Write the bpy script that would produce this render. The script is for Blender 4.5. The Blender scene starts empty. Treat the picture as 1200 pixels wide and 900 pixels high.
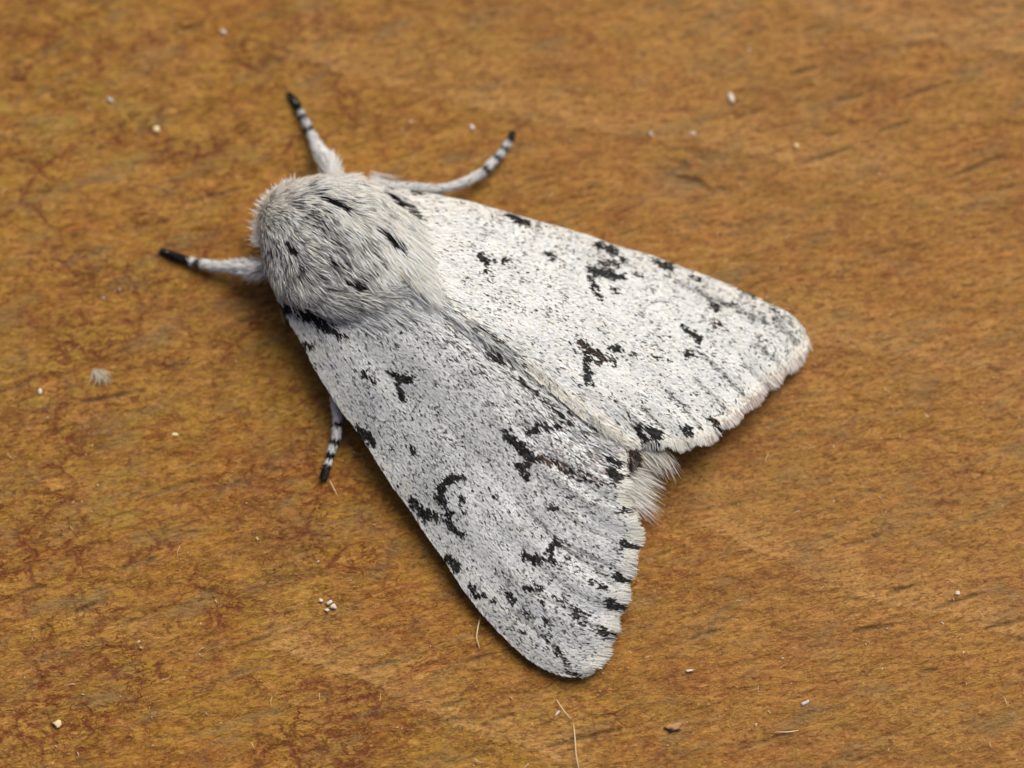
import bpy, math, random
import numpy as np
from mathutils import Vector
random.seed(7)
rng = np.random.default_rng(11)
scene = bpy.context.scene
COL = scene.collection
scene.unit_settings.system = 'METRIC'
scene.unit_settings.scale_length = 0.0035        # one unit is 3.5 mm: the moth is about 22 mm long
# ------------------------------------------------------------------ camera
TILT = math.radians(13.0)
DIST = 40.0
cam_d = bpy.data.cameras.new('camera')
cam = bpy.data.objects.new('camera', cam_d); COL.objects.link(cam)
cam.location = (0, -DIST*math.sin(TILT), DIST*math.cos(TILT))
cam.rotation_euler = (TILT, 0, 0)
cam_d.sensor_width = 36; cam_d.lens = 3.0*DIST
cam_d.clip_start = 1; cam_d.clip_end = 500
cam_d.dof.use_dof = True
cam_d.dof.focus_distance = DIST - 0.75
cam_d.dof.aperture_fstop = 0.072
scene.camera = cam
# ------------------------------------------------------------------ sky and sun (bright overcast, light from the upper right)
SUN_AZ = math.radians(62)       # measured from +X towards +Y
SUN_EL = math.radians(50)
w = bpy.data.worlds.new('World'); scene.world = w; w.use_nodes = True
nt = w.node_tree; nt.nodes.clear()
sky = nt.nodes.new('ShaderNodeTexSky'); sky.sky_type = 'NISHITA'; sky.sun_disc = False
sky.sun_elevation = SUN_EL; sky.sun_rotation = math.pi/2 - SUN_AZ
sky.air_density = 0.8; sky.dust_density = 9.0; sky.ozone_density = 1.0
bg = nt.nodes.new('ShaderNodeBackground'); bg.inputs['Strength'].default_value = 0.078
wo = nt.nodes.new('ShaderNodeOutputWorld')
nt.links.new(sky.outputs[0], bg.inputs[0]); nt.links.new(bg.outputs[0], wo.inputs[0])
sl = bpy.data.lights.new('sun', 'SUN'); sl.energy = 2.6; sl.angle = math.radians(45); sl.color = (1.0, 0.985, 0.95)
so = bpy.data.objects.new('sun', sl); COL.objects.link(so)
sd = Vector((math.cos(SUN_EL)*math.cos(SUN_AZ), math.cos(SUN_EL)*math.sin(SUN_AZ), math.sin(SUN_EL)))
so.rotation_euler = sd.to_track_quat('Z', 'Y').to_euler()
vs = scene.view_settings
scene.display_settings.display_device = 'sRGB'
vs.view_transform = 'Standard'; vs.look = 'None'; vs.exposure = 0.12; vs.gamma = 1.0; vs.use_curve_mapping = False

# ------------------------------------------------------------------ helpers
CAMP = np.array(cam.location)
FW = np.array([0, math.sin(TILT), -math.cos(TILT)]); UP = np.array([0, math.cos(TILT), math.sin(TILT)]); RT = np.array([1.0, 0, 0])
def at(px, py, z):
    """world point seen at photograph position (px, py) and lying at height z"""
    px = np.asarray(px, float); py = np.asarray(py, float); z = np.asarray(z, float)
    px, py, z = np.broadcast_arrays(px, py, z)
    d = FW + RT*((px-600)/(100*DIST))[..., None] + UP*((450-py)/(100*DIST))[..., None]
    t = (z-CAMP[2])/d[..., 2]
    return CAMP + d*t[..., None]
def pix(P):
    r = np.asarray(P)-CAMP; f = r@FW
    return 600+(r@RT)/f*100*DIST, 450-(r@UP)/f*100*DIST

def lattice(ix, iy, seed):
    h = (ix.astype(np.int64)*374761393 + iy.astype(np.int64)*668265263 + seed*1442695041) & 0x7fffffff
    h = ((h ^ (h >> 13))*1274126177) & 0x7fffffff
    h = (h ^ (h >> 16)) & 0xffff
    return h/65535.0
def vnoise(x, y, seed=0):
    x0 = np.floor(x); y0 = np.floor(y); fx = x-x0; fy = y-y0
    fx = fx*fx*(3-2*fx); fy = fy*fy*(3-2*fy)
    a = lattice(x0, y0, seed); b = lattice(x0+1, y0, seed); c = lattice(x0, y0+1, seed); d = lattice(x0+1, y0+1, seed)
    return (a*(1-fx)+b*fx)*(1-fy)+(c*(1-fx)+d*fx)*fy
def fbm(x, y, seed=0, oct=4):
    s = 0; a = .5; n = 0
    for k in range(oct):
        s = s+a*vnoise(x*2**k, y*2**k, seed+k*17); n += a; a *= .5
    return s/n
def sstep(a, b, x):
    t = np.clip((x-a)/(b-a), 0, 1); return t*t*(3-2*t)
def norm(v): return v/np.maximum(np.linalg.norm(v, axis=-1, keepdims=True), 1e-9)

def link_mesh(name, verts, faces, mat, parent=None, cols=None, smooth=False, attrs=None, kind=None):
    me = bpy.data.meshes.new(name)
    V = np.asarray(verts, dtype=np.float32).reshape(-1, 3)
    if isinstance(faces, np.ndarray) and faces.ndim == 2:
        nf, k = faces.shape
        me.vertices.add(len(V)); me.vertices.foreach_set('co', V.ravel())
        me.loops.add(nf*k); me.loops.foreach_set('vertex_index', faces.astype(np.int32).ravel())
        me.polygons.add(nf); me.polygons.foreach_set('loop_start', np.arange(0, nf*k, k, dtype=np.int32))
        me.update(calc_edges=True)
    else:
        me.from_pydata(V.tolist(), [], [list(f) for f in faces]); me.update()
    me.validate()
    if cols is not None:
        a = me.color_attributes.new('Col', 'FLOAT_COLOR', 'POINT')
        c = np.ones((len(V), 4), np.float32); c[:, :3] = cols; a.data.foreach_set('color', c.ravel())
    for n_, arr in (attrs or {}).items():
        a = me.attributes.new(n_, 'FLOAT', 'POINT'); a.data.foreach_set('value', np.asarray(arr, np.float32).ravel())
    if smooth: me.polygons.foreach_set('use_smooth', np.ones(len(me.polygons), bool))
    me.materials.append(mat)
    o = bpy.data.objects.new(name, me); COL.objects.link(o)
    if parent: o.parent = parent
    if kind: o['kind'] = kind
    return o
def tag(o, label, cat, group=None):
    o['label'] = label; o['category'] = cat
    if group: o['group'] = group

# ------------------------------------------------------------------ materials
def new_mat(name):
    m = bpy.data.materials.new(name); m.use_nodes = True
    t = m.node_tree; b = t.nodes['Principled BSDF']; return m, t, b
def attr_mat(name, rough=.6, spec=.3, sheen=0.0, transl=0.0):
    m, t, b = new_mat(name)
    a = t.nodes.new('ShaderNodeAttribute'); a.attribute_name = 'Col'
    t.links.new(a.outputs['Color'], b.inputs['Base Color'])
    b.inputs['Roughness'].default_value = rough; b.inputs['Specular IOR Level'].default_value = spec
    if transl:
        tr = t.nodes.new('ShaderNodeBsdfTranslucent'); mx = t.nodes.new('ShaderNodeMixShader'); mx.inputs[0].default_value = transl
        t.links.new(a.outputs['Color'], tr.inputs['Color'])
        t.links.new(b.outputs[0], mx.inputs[1]); t.links.new(tr.outputs[0], mx.inputs[2])
        t.links.new(mx.outputs[0], t.nodes['Material Output'].inputs[0])
    return m
M_scale = attr_mat('wing_scales', .65, .06, transl=.12)
M_fur = attr_mat('fur_hairs', .5, .2, transl=.48)
M_skin = attr_mat('moth_skin', .7, .2)

def plain(name, col, rough=.7, noise=.15, scale=8):
    m, t, b = new_mat(name)
    tc = t.nodes.new('ShaderNodeTexCoord'); n = t.nodes.new('ShaderNodeTexNoise'); n.inputs['Scale'].default_value = scale
    r = t.nodes.new('ShaderNodeValToRGB')
    r.color_ramp.elements[0].position = .3; r.color_ramp.elements[1].position = .7
    r.color_ramp.elements[0].color = tuple(c*(1-noise) for c in col)+(1,)
    r.color_ramp.elements[1].color = tuple(min(1, c*(1+noise)) for c in col)+(1,)
    t.links.new(tc.outputs['Object'], n.inputs['Vector']); t.links.new(n.outputs['Fac'], r.inputs['Fac'])
    t.links.new(r.outputs[0], b.inputs['Base Color']); b.inputs['Roughness'].default_value = rough
    return m
M_white = plain('pale_dust', (.62, .53, .43)); M_cream = plain('cream_crumb', (.70, .56, .30)); M_grey = plain('grey_lint', (.52, .50, .47))
M_fibre = plain('tan_fibre', (.60, .46, .26)); M_pink = plain('pinkish_dust', (.62, .46, .38))

def wood_material():
    m, t, b = new_mat('weathered_varnished_wood')
    N = t.nodes.new; L = t.links.new
    def math_(op, a, b_=None, clamp=False):
        n = N('ShaderNodeMath'); n.operation = op; n.use_clamp = clamp
        for i, v in enumerate((a, b_)):
            if v is None: continue
            if isinstance(v, (int, float)): n.inputs[i].default_value = v
            else: L(v, n.inputs[i])
        return n.outputs[0]
    def mapping(rot, sc, loc=(0, 0, 0)):
        mp = N('ShaderNodeMapping'); mp.vector_type = 'POINT'
        mp.inputs['Rotation'].default_value = (0, 0, math.radians(rot)); mp.inputs['Scale'].default_value = sc; mp.inputs['Location'].default_value = loc
        return mp
    tc = N('ShaderNodeTexCoord')
    # coordinates turned so that the grain runs along X
    def grain(rot, sx, sy, off=0):
        r = mapping(-rot, (1, 1, 1)); L(tc.outputs['Object'], r.inputs[0])
        s = mapping(0, (sx, sy, 1), (off, off*1.7, off)); L(r.outputs[0], s.inputs[0]); return s.outputs[0]
    def noise(vec, scale, det=4, rough=.55, dist=0):
        n = N('ShaderNodeTexNoise'); n.inputs['Scale'].default_value = scale; n.inputs['Detail'].default_value = det
        n.inputs['Roughness'].default_value = rough; n.inputs['Distortion'].default_value = dist; L(vec, n.inputs['Vector']); return n
    def ramp(fac, pts):
        r = N('ShaderNodeValToRGB'); e = r.color_ramp.elements
        while len(e) < len(pts): e.new(.5)
        for k, (p, c) in enumerate(pts):
            e[k].position = p; e[k].color = (c if isinstance(c, tuple) else (c, c, c))+(1,)
        L(fac, r.inputs[0]); return r.outputs[0]
    def mix(fac, a, b_, mode='MIX'):
        n = N('ShaderNodeMix'); n.data_type = 'RGBA'; n.blend_type = mode
        if isinstance(fac, (int, float)): n.inputs[0].default_value = fac
        else: L(fac, n.inputs[0])
        for i, v in ((6, a), (7, b_)):
            if isinstance(v, tuple): n.inputs[i].default_value = v+(1,)
            else: L(v, n.inputs[i])
        return n.outputs[2]
    def attr(n_):
        a = N('ShaderNodeAttribute'); a.attribute_name = n_; return a.outputs['Fac']
    pore, pale, worn = attr('pore'), attr('pale'), attr('worn')
    # broad hue drift: orange tan / ochre olive / pinkish brown
    big = noise(grain(6, .45, .8), 1.0, 4, .6, .6).outputs['Fac']
    base = ramp(big, [(.30, (.330, .120, .018)), (.43, (.395, .170, .025)), (.53, (.360, .185, .024)), (.66, (.430, .200, .044))])
    mid = noise(grain(14, 3.2, 4.8, 3), 1.0, 5, .65, .8).outputs['Fac']
    base = mix(math_('MULTIPLY', ramp(mid, [(.44, 0.), (.62, 1.)]), .70), base, (.360, .205, .022))
    base = mix(math_('MULTIPLY', attr('olive'), .95), base, (.345, .225, .034))     # olive yellow mottles
    mid2 = noise(grain(12, 5, 9, 9), 1.0, 5, .6, .5).outputs['Fac']
    base = mix(math_('MULTIPLY', ramp(mid2, [(.50, 0.), (.66, 1.)]), .55), base, (.55, .275, .078))     # paler tan flecks
    base = mix(math_('MULTIPLY', pale, .62), base, (.60, .345, .125))
    right = ramp(worn, [(.50, 1.), (1.0, 0.)])
    base = mix(math_('MULTIPLY', right, .28), base, (.405, .195, .075))
    blot = noise(grain(15, 1.1, 1.6, 55), 1.0, 5, .62, .6).outputs['Fac']
    base = mix(math_('MULTIPLY', ramp(blot, [(.50, 0.), (.66, 1.)]), .50), base, (.235, .090, .022))
    # fine fibres
    f1 = noise(grain(14, 9, 24, 5), 1.0, 6, .7, .9).outputs['Fac']
    base = mix(math_('MULTIPLY', ramp(f1, [(.49, 0.), (.60, 1.)]), .72), base, (.170, .050, .010))
    f2 = noise(grain(16, 15, 36, 2), 1.0, 5, .7, .4).outputs['Fac']
    base = mix(math_('MULTIPLY', ramp(f2, [(.53, 0.), (.65, 1.)]), .50), base, (.60, .34, .105))
    # reddish crackle of the old varnish
    wv = N('ShaderNodeMix'); wv.data_type = 'VECTOR'; wv.inputs[0].default_value = .5
    g = grain(10, 3.3, 5.6, 1); L(g, wv.inputs[4]); L(noise(grain(10, 3, 4, 7), 2.2, 5, .7).outputs['Color'], wv.inputs[5])
    vo = N('ShaderNodeTexVoronoi'); vo.feature = 'DISTANCE_TO_EDGE'; vo.inputs['Scale'].default_value = 1.0; L(wv.outputs[1], vo.inputs['Vector'])
    wv2 = N('ShaderNodeMix'); wv2.data_type = 'VECTOR'; wv2.inputs[0].default_value = .5
    g2 = grain(10, 8, 15, 4); L(g2, wv2.inputs[4]); L(noise(grain(10, 6, 9, 8), 2.5, 4, .7).outputs['Color'], wv2.inputs[5])
    vo2 = N('ShaderNodeTexVoronoi'); vo2.feature = 'DISTANCE_TO_EDGE'; vo2.inputs['Scale'].default_value = 1.0; L(wv2.outputs[1], vo2.inputs['Vector'])
    gate = ramp(noise(grain(20, .9, 1.3, 12), 1.3, 4, .6).outputs['Fac'], [(.40, 0.), (.60, 1.)])
    c1 = math_('MULTIPLY', ramp(vo.outputs['Distance'], [(.0, 1.), (.10, 0.)]), gate)
    gate2 = ramp(noise(grain(0, 2.6, 3.6, 22), 1.3, 4, .6).outputs['Fac'], [(.42, 0.), (.62, 1.)])
    c2 = math_('MULTIPLY', ramp(vo2.outputs['Distance'], [(.0, 1.), (.13, 0.)]), gate2)
    rn = noise(grain(8, 1.9, 3.4, 61), 1.6, 6, .62, .5).outputs['Fac']
    c3 = math_('MULTIPLY', ramp(math_('ABSOLUTE', math_('SUBTRACT', rn, .5)), [(.0, 1.), (.026, 0.)]), gate)
    rn2 = noise(grain(12, 5, 10, 77), 1.3, 5, .6, .5).outputs['Fac']
    c4 = math_('MULTIPLY', ramp(math_('ABSOLUTE', math_('SUBTRACT', rn2, .5)), [(.0, 1.), (.028, 0.)]), gate2)
    brk = ramp(noise(grain(30, 7, 9, 33), 1.3, 4, .65).outputs['Fac'], [(.36, .2), (.52, 1.)])
    crack = math_('MULTIPLY', math_('MAXIMUM', math_('MAXIMUM', c1, math_('MULTIPLY', c2, .6)), math_('MAXIMUM', c3, math_('MULTIPLY', c4, .85))), brk)
    crack = math_('MULTIPLY', crack, math_('SUBTRACT', 1.0, math_('MULTIPLY', pale, .7)))
    crack = math_('MULTIPLY', crack, worn)
    base = mix(math_('MULTIPLY', crack, 1.0, True), base, (.155, .034, .007))
    # grey weathering and open pores
    gw = noise(grain(20, 1.2, 3.4, 31), 1.0, 5, .65, .3).outputs['Fac']
    base = mix(math_('MULTIPLY', ramp(gw, [(.53, 0.), (.68, 1.)]), .55), base, (.215, .145, .062))
    fp = noise(grain(18, 5, 30, 44), 1.0, 3, .6, .2).outputs['Fac']
    base = mix(math_('MULTIPLY', ramp(fp, [(.63, 0.), (.72, 1.)]), .6), base, (.10, .062, .028))
    base = mix(math_('MULTIPLY', pore, .66, True), base, (.165, .115, .055))
    # tiny light sparks
    sp = noise(grain(0, 26, 30, 17), 1.0, 2, .5).outputs['Fac']
    base = mix(math_('MULTIPLY', ramp(sp, [(.70, 0.), (.77, 1.)]), .40), base, (.66, .46, .28))
    dk_ = noise(grain(14, 14, 28, 91), 1.0, 5, .75, .6).outputs['Fac']
    base = mix(math_('MULTIPLY', ramp(dk_, [(.53, 0.), (.64, 1.)]), .62), base, (.105, .042, .012))
    hs = N('ShaderNodeHueSaturation'); hs.inputs['Saturation'].default_value = 1.03; hs.inputs['Value'].default_value = .92; L(base, hs.inputs['Color']); base = hs.outputs[0]
    L(base, b.inputs['Base Color'])
    b.inputs['Roughness'].default_value = .58; b.inputs['Specular IOR Level'].default_value = .35
    hh = math_('ADD', math_('MULTIPLY', f1, -.8), math_('MULTIPLY', f2, .7))
    hh = math_('SUBTRACT', hh, math_('MULTIPLY', crack, .5))
    hh = math_('ADD', hh, math_('MULTIPLY', mid2, .6))
    hh = math_('ADD', hh, math_('MULTIPLY', sp, .35))
    bp = N('ShaderNodeBump'); bp.inputs['Strength'].default_value = .7; bp.inputs['Distance'].default_value = .035
    L(hh, bp.inputs['Height']); L(bp.outputs[0], b.inputs['Normal'])
    return m
M_wood = wood_material()

# ------------------------------------------------------------------ the board
def board():
    core_x = np.arange(-6.9, 6.9001, .021); core_y = np.arange(-5.3, 5.5001, .021)
    grow = np.cumsum(.021*1.12**np.arange(1, 36))
    xs = np.concatenate([-6.9-grow[::-1], core_x, core_x[-1]+grow]); ys = np.concatenate([-5.3-grow[::-1], core_y, core_y[-1]+grow])
    X, Y = np.meshgrid(xs, ys)
    PX, PY = pix(np.stack([X, Y, 0*X], -1).reshape(-1, 3)); PX = PX.reshape(X.shape); PY = PY.reshape(X.shape)
    pore = np.zeros_like(X); pale = np.zeros_like(X)
    wob = (fbm(X*3, Y*3, 5)-.5)*30+(fbm(X*12, Y*12, 6)-.5)*10
    rings = [([(300, 60), (400, 85), (560, 120), (650, 148), (740, 158), (830, 165), (940, 195), (1080, 205)], .8, 36),
             ([(880, 388), (945, 395), (1000, 405), (1060, 415), (1240, 446)], .75, 26),
             ([(280, 750), (330, 765), (400, 785), (470, 820), (560, 858), (620, 878), (720, 905)], .95, 42),
             ([(780, 600), (860, 635), (905, 655), (960, 682), (1030, 703), (1100, 715), (1240, 755)], .85, 42),
             ([(860, -30), (900, -10), (960, 15), (1050, 45), (1240, 70)], 1.0, 60),
             ([(-40, 715), (50, 722), (130, 738), (200, 765), (260, 790)], .4, 30),
             ([(-40, 150), (60, 175), (150, 235), (250, 262)], .35, 30)]
    for pts, amp, fall in rings:
        p = np.array(pts, float); yc = np.interp(PX, p[:, 0], p[:, 1])
        d = PY+wob*.6-yc
        endf = sstep(p[0, 0], p[0, 0]+60, PX)*(1-sstep(p[-1, 0]-60, p[-1, 0]+5, PX))
        m = np.where(d < 0, np.exp(d/fall), np.exp(-d/2.5))*endf*amp
        pale = np.maximum(pale, m*(.55+.75*fbm(X*2.3, Y*3, 9)))
    pores = [(860, 140, 897, 128), (927, 88, 957, 80), (966, 160, 987, 155), (1030, 155, 1067, 143), (1060, 115, 1113, 97), (1113, 210, 1177, 182),
             (1166, 224, 1210, 212), (933, 195, 1000, 173), (1093, 715, 1143, 698), (990, 642, 1033, 627), (1040, 698, 1067, 688), (1000, 740, 1047, 733),
             (1153, 738, 1205, 726), (867, 880, 933, 857), (833, 680, 862, 678), (807, 750, 845, 738), (87, 718, 133, 700), (140, 735, 183, 717),
             (143, 667, 187, 652), (267, 763, 317, 745), (20, 697, 53, 687), (427, 785, 463, 775), (517, 830, 547, 820), (563, 852, 600, 837),
             (640, 877, 727, 855), (543, 777, 577, 767), (93, 473, 170, 458), (160, 587, 230, 563), (213, 240, 290, 220), (200, 40, 240, 27), (307, 77, 347, 63),
             (280, 378, 330, 360), (10, 460, 50, 440), (980, 120, 1010, 112)]
    r = random.Random(5)
    P = [(a, b, c, d, 2.4, .78) for a, b, c, d in pores]
    for k in range(200):
        x = r.uniform(-250, 1450); y = r.uniform(-250, 1150); l = r.uniform(8, 42); a = math.radians(-18+r.gauss(0, 4))
        P.append((x, y, x+l*math.cos(a), y+l*math.sin(a), r.uniform(1.0, 2.2), r.uniform(.2, .6)))
    for x0, y0, x1, y1, wd, s in P:
        A = at(x0, y0, 0); B = at(x1, y1, 0); W = wd/100*.95; mg = .15
        i0, i1 = np.searchsorted(xs, [min(A[0], B[0])-mg, max(A[0], B[0])+mg]); j0, j1 = np.searchsorted(ys, [min(A[1], B[1])-mg, max(A[1], B[1])+mg])
        if i1 <= i0 or j1 <= j0: continue
        x = X[j0:j1, i0:i1]; y = Y[j0:j1, i0:i1]
        ab = B[:2]-A[:2]; L2 = ab@ab
        q = ((x-A[0])*ab[0]+(y-A[1])*ab[1])/L2; qc = np.clip(q, 0, 1)
        dd = np.hypot(x-A[0]-qc*ab[0], y-A[1]-qc*ab[1])
        ww = W*(.35+.9*np.sin(math.pi*np.clip(qc*.86+.07, 0, 1)))*(.6+.8*fbm(x*14, y*14, 3))
        v = s*np.exp(-(dd/ww)**2)*(.45+.9*fbm(x*9, y*20, 8))
        pore[j0:j1, i0:i1] = np.maximum(pore[j0:j1, i0:i1], v)
    # smudges of grey dirt seen in the photograph
    for sx, sy, rx, ry, s in [(820, 205, 55, 28, .8), (320, 545, 28, 18, .45), (300, 560, 40, 12, .3), (95, 600, 30, 14, .35), (1165, 15, 30, 16, .55), (110, 300, 60, 16, .25), (60, 600, 30, 30, .15),
                              (1135, 60, 20, 20, .3), (90, 620, 14, 10, .3), (360, 610, 60, 20, .2)]:
        v = 1.3*s*np.exp(-((PX-sx)/rx)**2-((PY-sy)/ry)**2)*sstep(.35, .62, fbm(X*5, Y*9, 21))
        pore = np.maximum(pore, v)
    olive = np.zeros_like(X)
    for sx, sy, rx, ry, s in [(60, 150, 130, 70, 1), (230, 190, 70, 60, .5), (30, 420, 80, 60, .7), (110, 600, 120, 50, .8), (260, 500, 90, 60, .6), (880, 300, 110, 50, .6), (850, 580, 90, 60, .7), (330, 660, 80, 50, .6),
                              (560, 40, 120, 40, .5), (820, 60, 60, 40, .4), (70, 800, 120, 60, .4), (980, 850, 150, 50, .5), (1080, 400, 80, 30, .4), (600, 840, 90, 40, .4)]:
        olive = np.maximum(olive, s*np.exp(-((PX-sx)/rx)**2-((PY-sy)/ry)**2))
    olive = olive*sstep(.36, .66, fbm(X*3.6, Y*5, 61))
    worn = .50+.65*sstep(900, 250, PX+(PY-450)*-.3)+.0*PX
    ca, sa = math.cos(math.radians(12)), math.sin(math.radians(12)); U = X*ca+Y*sa; V = -X*sa+Y*ca
    Z = (fbm(U*2, V*5, 40)-.5)*.05+(fbm(U*7, V*22, 41, 3)-.5)*.030-.045*pore+.012*pale
    ny, nx = X.shape
    idx = np.arange(nx*ny).reshape(ny, nx)
    F = np.stack([idx[:-1, :-1], idx[:-1, 1:], idx[1:, 1:], idx[1:, :-1]], -1).reshape(-1, 4)
    Vt = np.stack([X, Y, Z], -1).reshape(-1, 3)
    # edges and underside of the board
    rim = np.concatenate([idx[0, :], idx[1:, -1], idx[-1, -2::-1], idx[-2:0:-1, 0]])
    low = Vt[rim].copy(); low[:, 2] = -4; n0 = len(Vt)
    Vt = np.concatenate([Vt, low]); k = len(rim); a_ = np.arange(k); b_ = (a_+1) % k
    F = np.concatenate([F, np.stack([rim[a_], n0+a_, n0+b_, rim[b_]], -1)])
    pad = np.zeros(k)
    o = link_mesh('wooden_board', Vt, F, M_wood, smooth=True, attrs={'olive': np.concatenate([olive.ravel(), pad]), 'pore': np.concatenate([pore.ravel(), pad]), 'pale': np.concatenate([np.clip(pale, 0, 1).ravel(), pad]), 'worn': np.concatenate([worn.ravel(), pad+.5])})
    o['kind'] = 'structure'
board()

# ------------------------------------------------------------------ moth: curves traced along its margins
RIDGE = [(450, 300), (490, 340), (520, 365), (560, 392), (604, 424), (650, 464), (690, 497), (727, 521)]
R_COSTA = [(430, 218), (450, 221), (490, 226), (520, 232), (554, 239), (592, 250), (620, 258), (648, 265), (692, 278), (712, 286), (764, 301), (790, 311), (832, 326), (868, 341), (892, 352), (922, 366), (938, 380), (947, 402)]
R_OUTER = [(727, 521), (740, 518), (758, 517), (776, 516), (796, 519), (814, 515), (832, 509), (846, 496), (862, 484), (882, 466), (898, 450), (914, 436), (930, 423), (941, 413), (947, 402)]
L_COSTA = [(322, 340), (331, 362), (342, 380), (356, 402), (366, 424), (384, 454), (398, 477), (414, 497), (428, 517), (438, 534), (462, 572), (480, 595), (498, 624), (523, 658), (537, 682), (563, 717), (589, 745), (612, 767), (631, 780), (652, 790), (673, 793), (684, 791)]
L_OUTER = [(727, 521), (728, 548), (728, 575), (731, 597), (741, 612), (744, 630), (740, 646), (735, 663), (730, 682), (727, 703), (718, 721), (714, 737), (711, 750), (704, 766), (695, 780), (684, 791)]
def resample(pts):
    p = np.array(pts, float); d = np.r_[0, np.cumsum(np.linalg.norm(np.diff(p, axis=0), axis=1))]; d /= d[-1]
    def f(t):
        t = np.asarray(t, float); return np.stack([np.interp(t, d, p[:, 0]), np.interp(t, d, p[:, 1])], -1)
    return f
def smoothf(f, e=.012):
    def g(t):
        t = np.asarray(t, float); s = 0
        for k, w_ in ((-2, .1), (-1, .2), (0, .4), (1, .2), (2, .1)):
            s = s+w_*f(np.clip(t+k*e*np.minimum(1, np.minimum(t, 1-t)/(2*e)), 0, 1))
        return s
    return g
class Wing:
    def __init__(s, inner, costa, outer, lift, side):
        s.c0 = smoothf(resample(inner)); s.c1 = smoothf(resample(costa)); s.m = smoothf(resample(outer), .008)
        s.b = resample([inner[0], costa[0]]); s.lift = lift; s.side = side
        s.P00 = np.array(inner[0], float); s.P10 = np.array(inner[-1], float); s.P01 = np.array(costa[0], float); s.P11 = np.array(costa[-1], float)
    def px(s, u, v):
        u = np.asarray(u, float); v = np.asarray(v, float); U = u[..., None]; V = v[..., None]
        return (1-V)*s.c0(u)+V*s.c1(u)+(1-U)*s.b(v)+U*s.m(v)-((1-U)*(1-V)*s.P00+U*(1-V)*s.P10+(1-U)*V*s.P01+U*V*s.P11)
    def z(s, u, v):
        u = np.asarray(u, float); v = np.asarray(v, float)
        hr = np.interp(u, [0, .12, .3, .6, .85, 1.0, 1.1], [.92, 1.0, .96, .80, .66, .55, .50])+s.lift
        hc = np.interp(u, [0, .15, .5, .8, 1.0, 1.1], [.50, .44, .28, .14, .10, .09])
        vv = np.clip(v, 0, 1)
        z = hc+(hr-hc)*(1-vv**(1.45 if s.side else 1.75))
        # gentle folds between the veins near the outer margin
        z = z+.013*np.sin(v*math.pi*2*6.5+.6)*sstep(.45, 1, u)*np.clip(1-v*.3, 0, 1)
        z = z+(vnoise(u*7, v*5, 3+s.side)-.5)*.05*sstep(0, .2, u)
        return z
    def P(s, u, v):
        p = s.px(u, v); return at(p[..., 0], p[..., 1], s.z(u, v))
    def frame(s, u, v):
        e = 2e-3; P = s.P(u, v)
        tu = s.P(np.clip(u+e, 0, 1), v)-s.P(np.clip(u-e, 0, 1), v); tv = s.P(u, np.clip(v+e, 0, 1))-s.P(u, np.clip(v-e, 0, 1))
        n = norm(np.cross(tu, tv)); n = np.where(n[..., 2:] < 0, -n, n)
        return P, norm(tu), norm(tv), n
RW = Wing(RIDGE, R_COSTA, R_OUTER, .014, 1)
LW = Wing(RIDGE, L_COSTA, L_OUTER, .0, 0)

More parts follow.
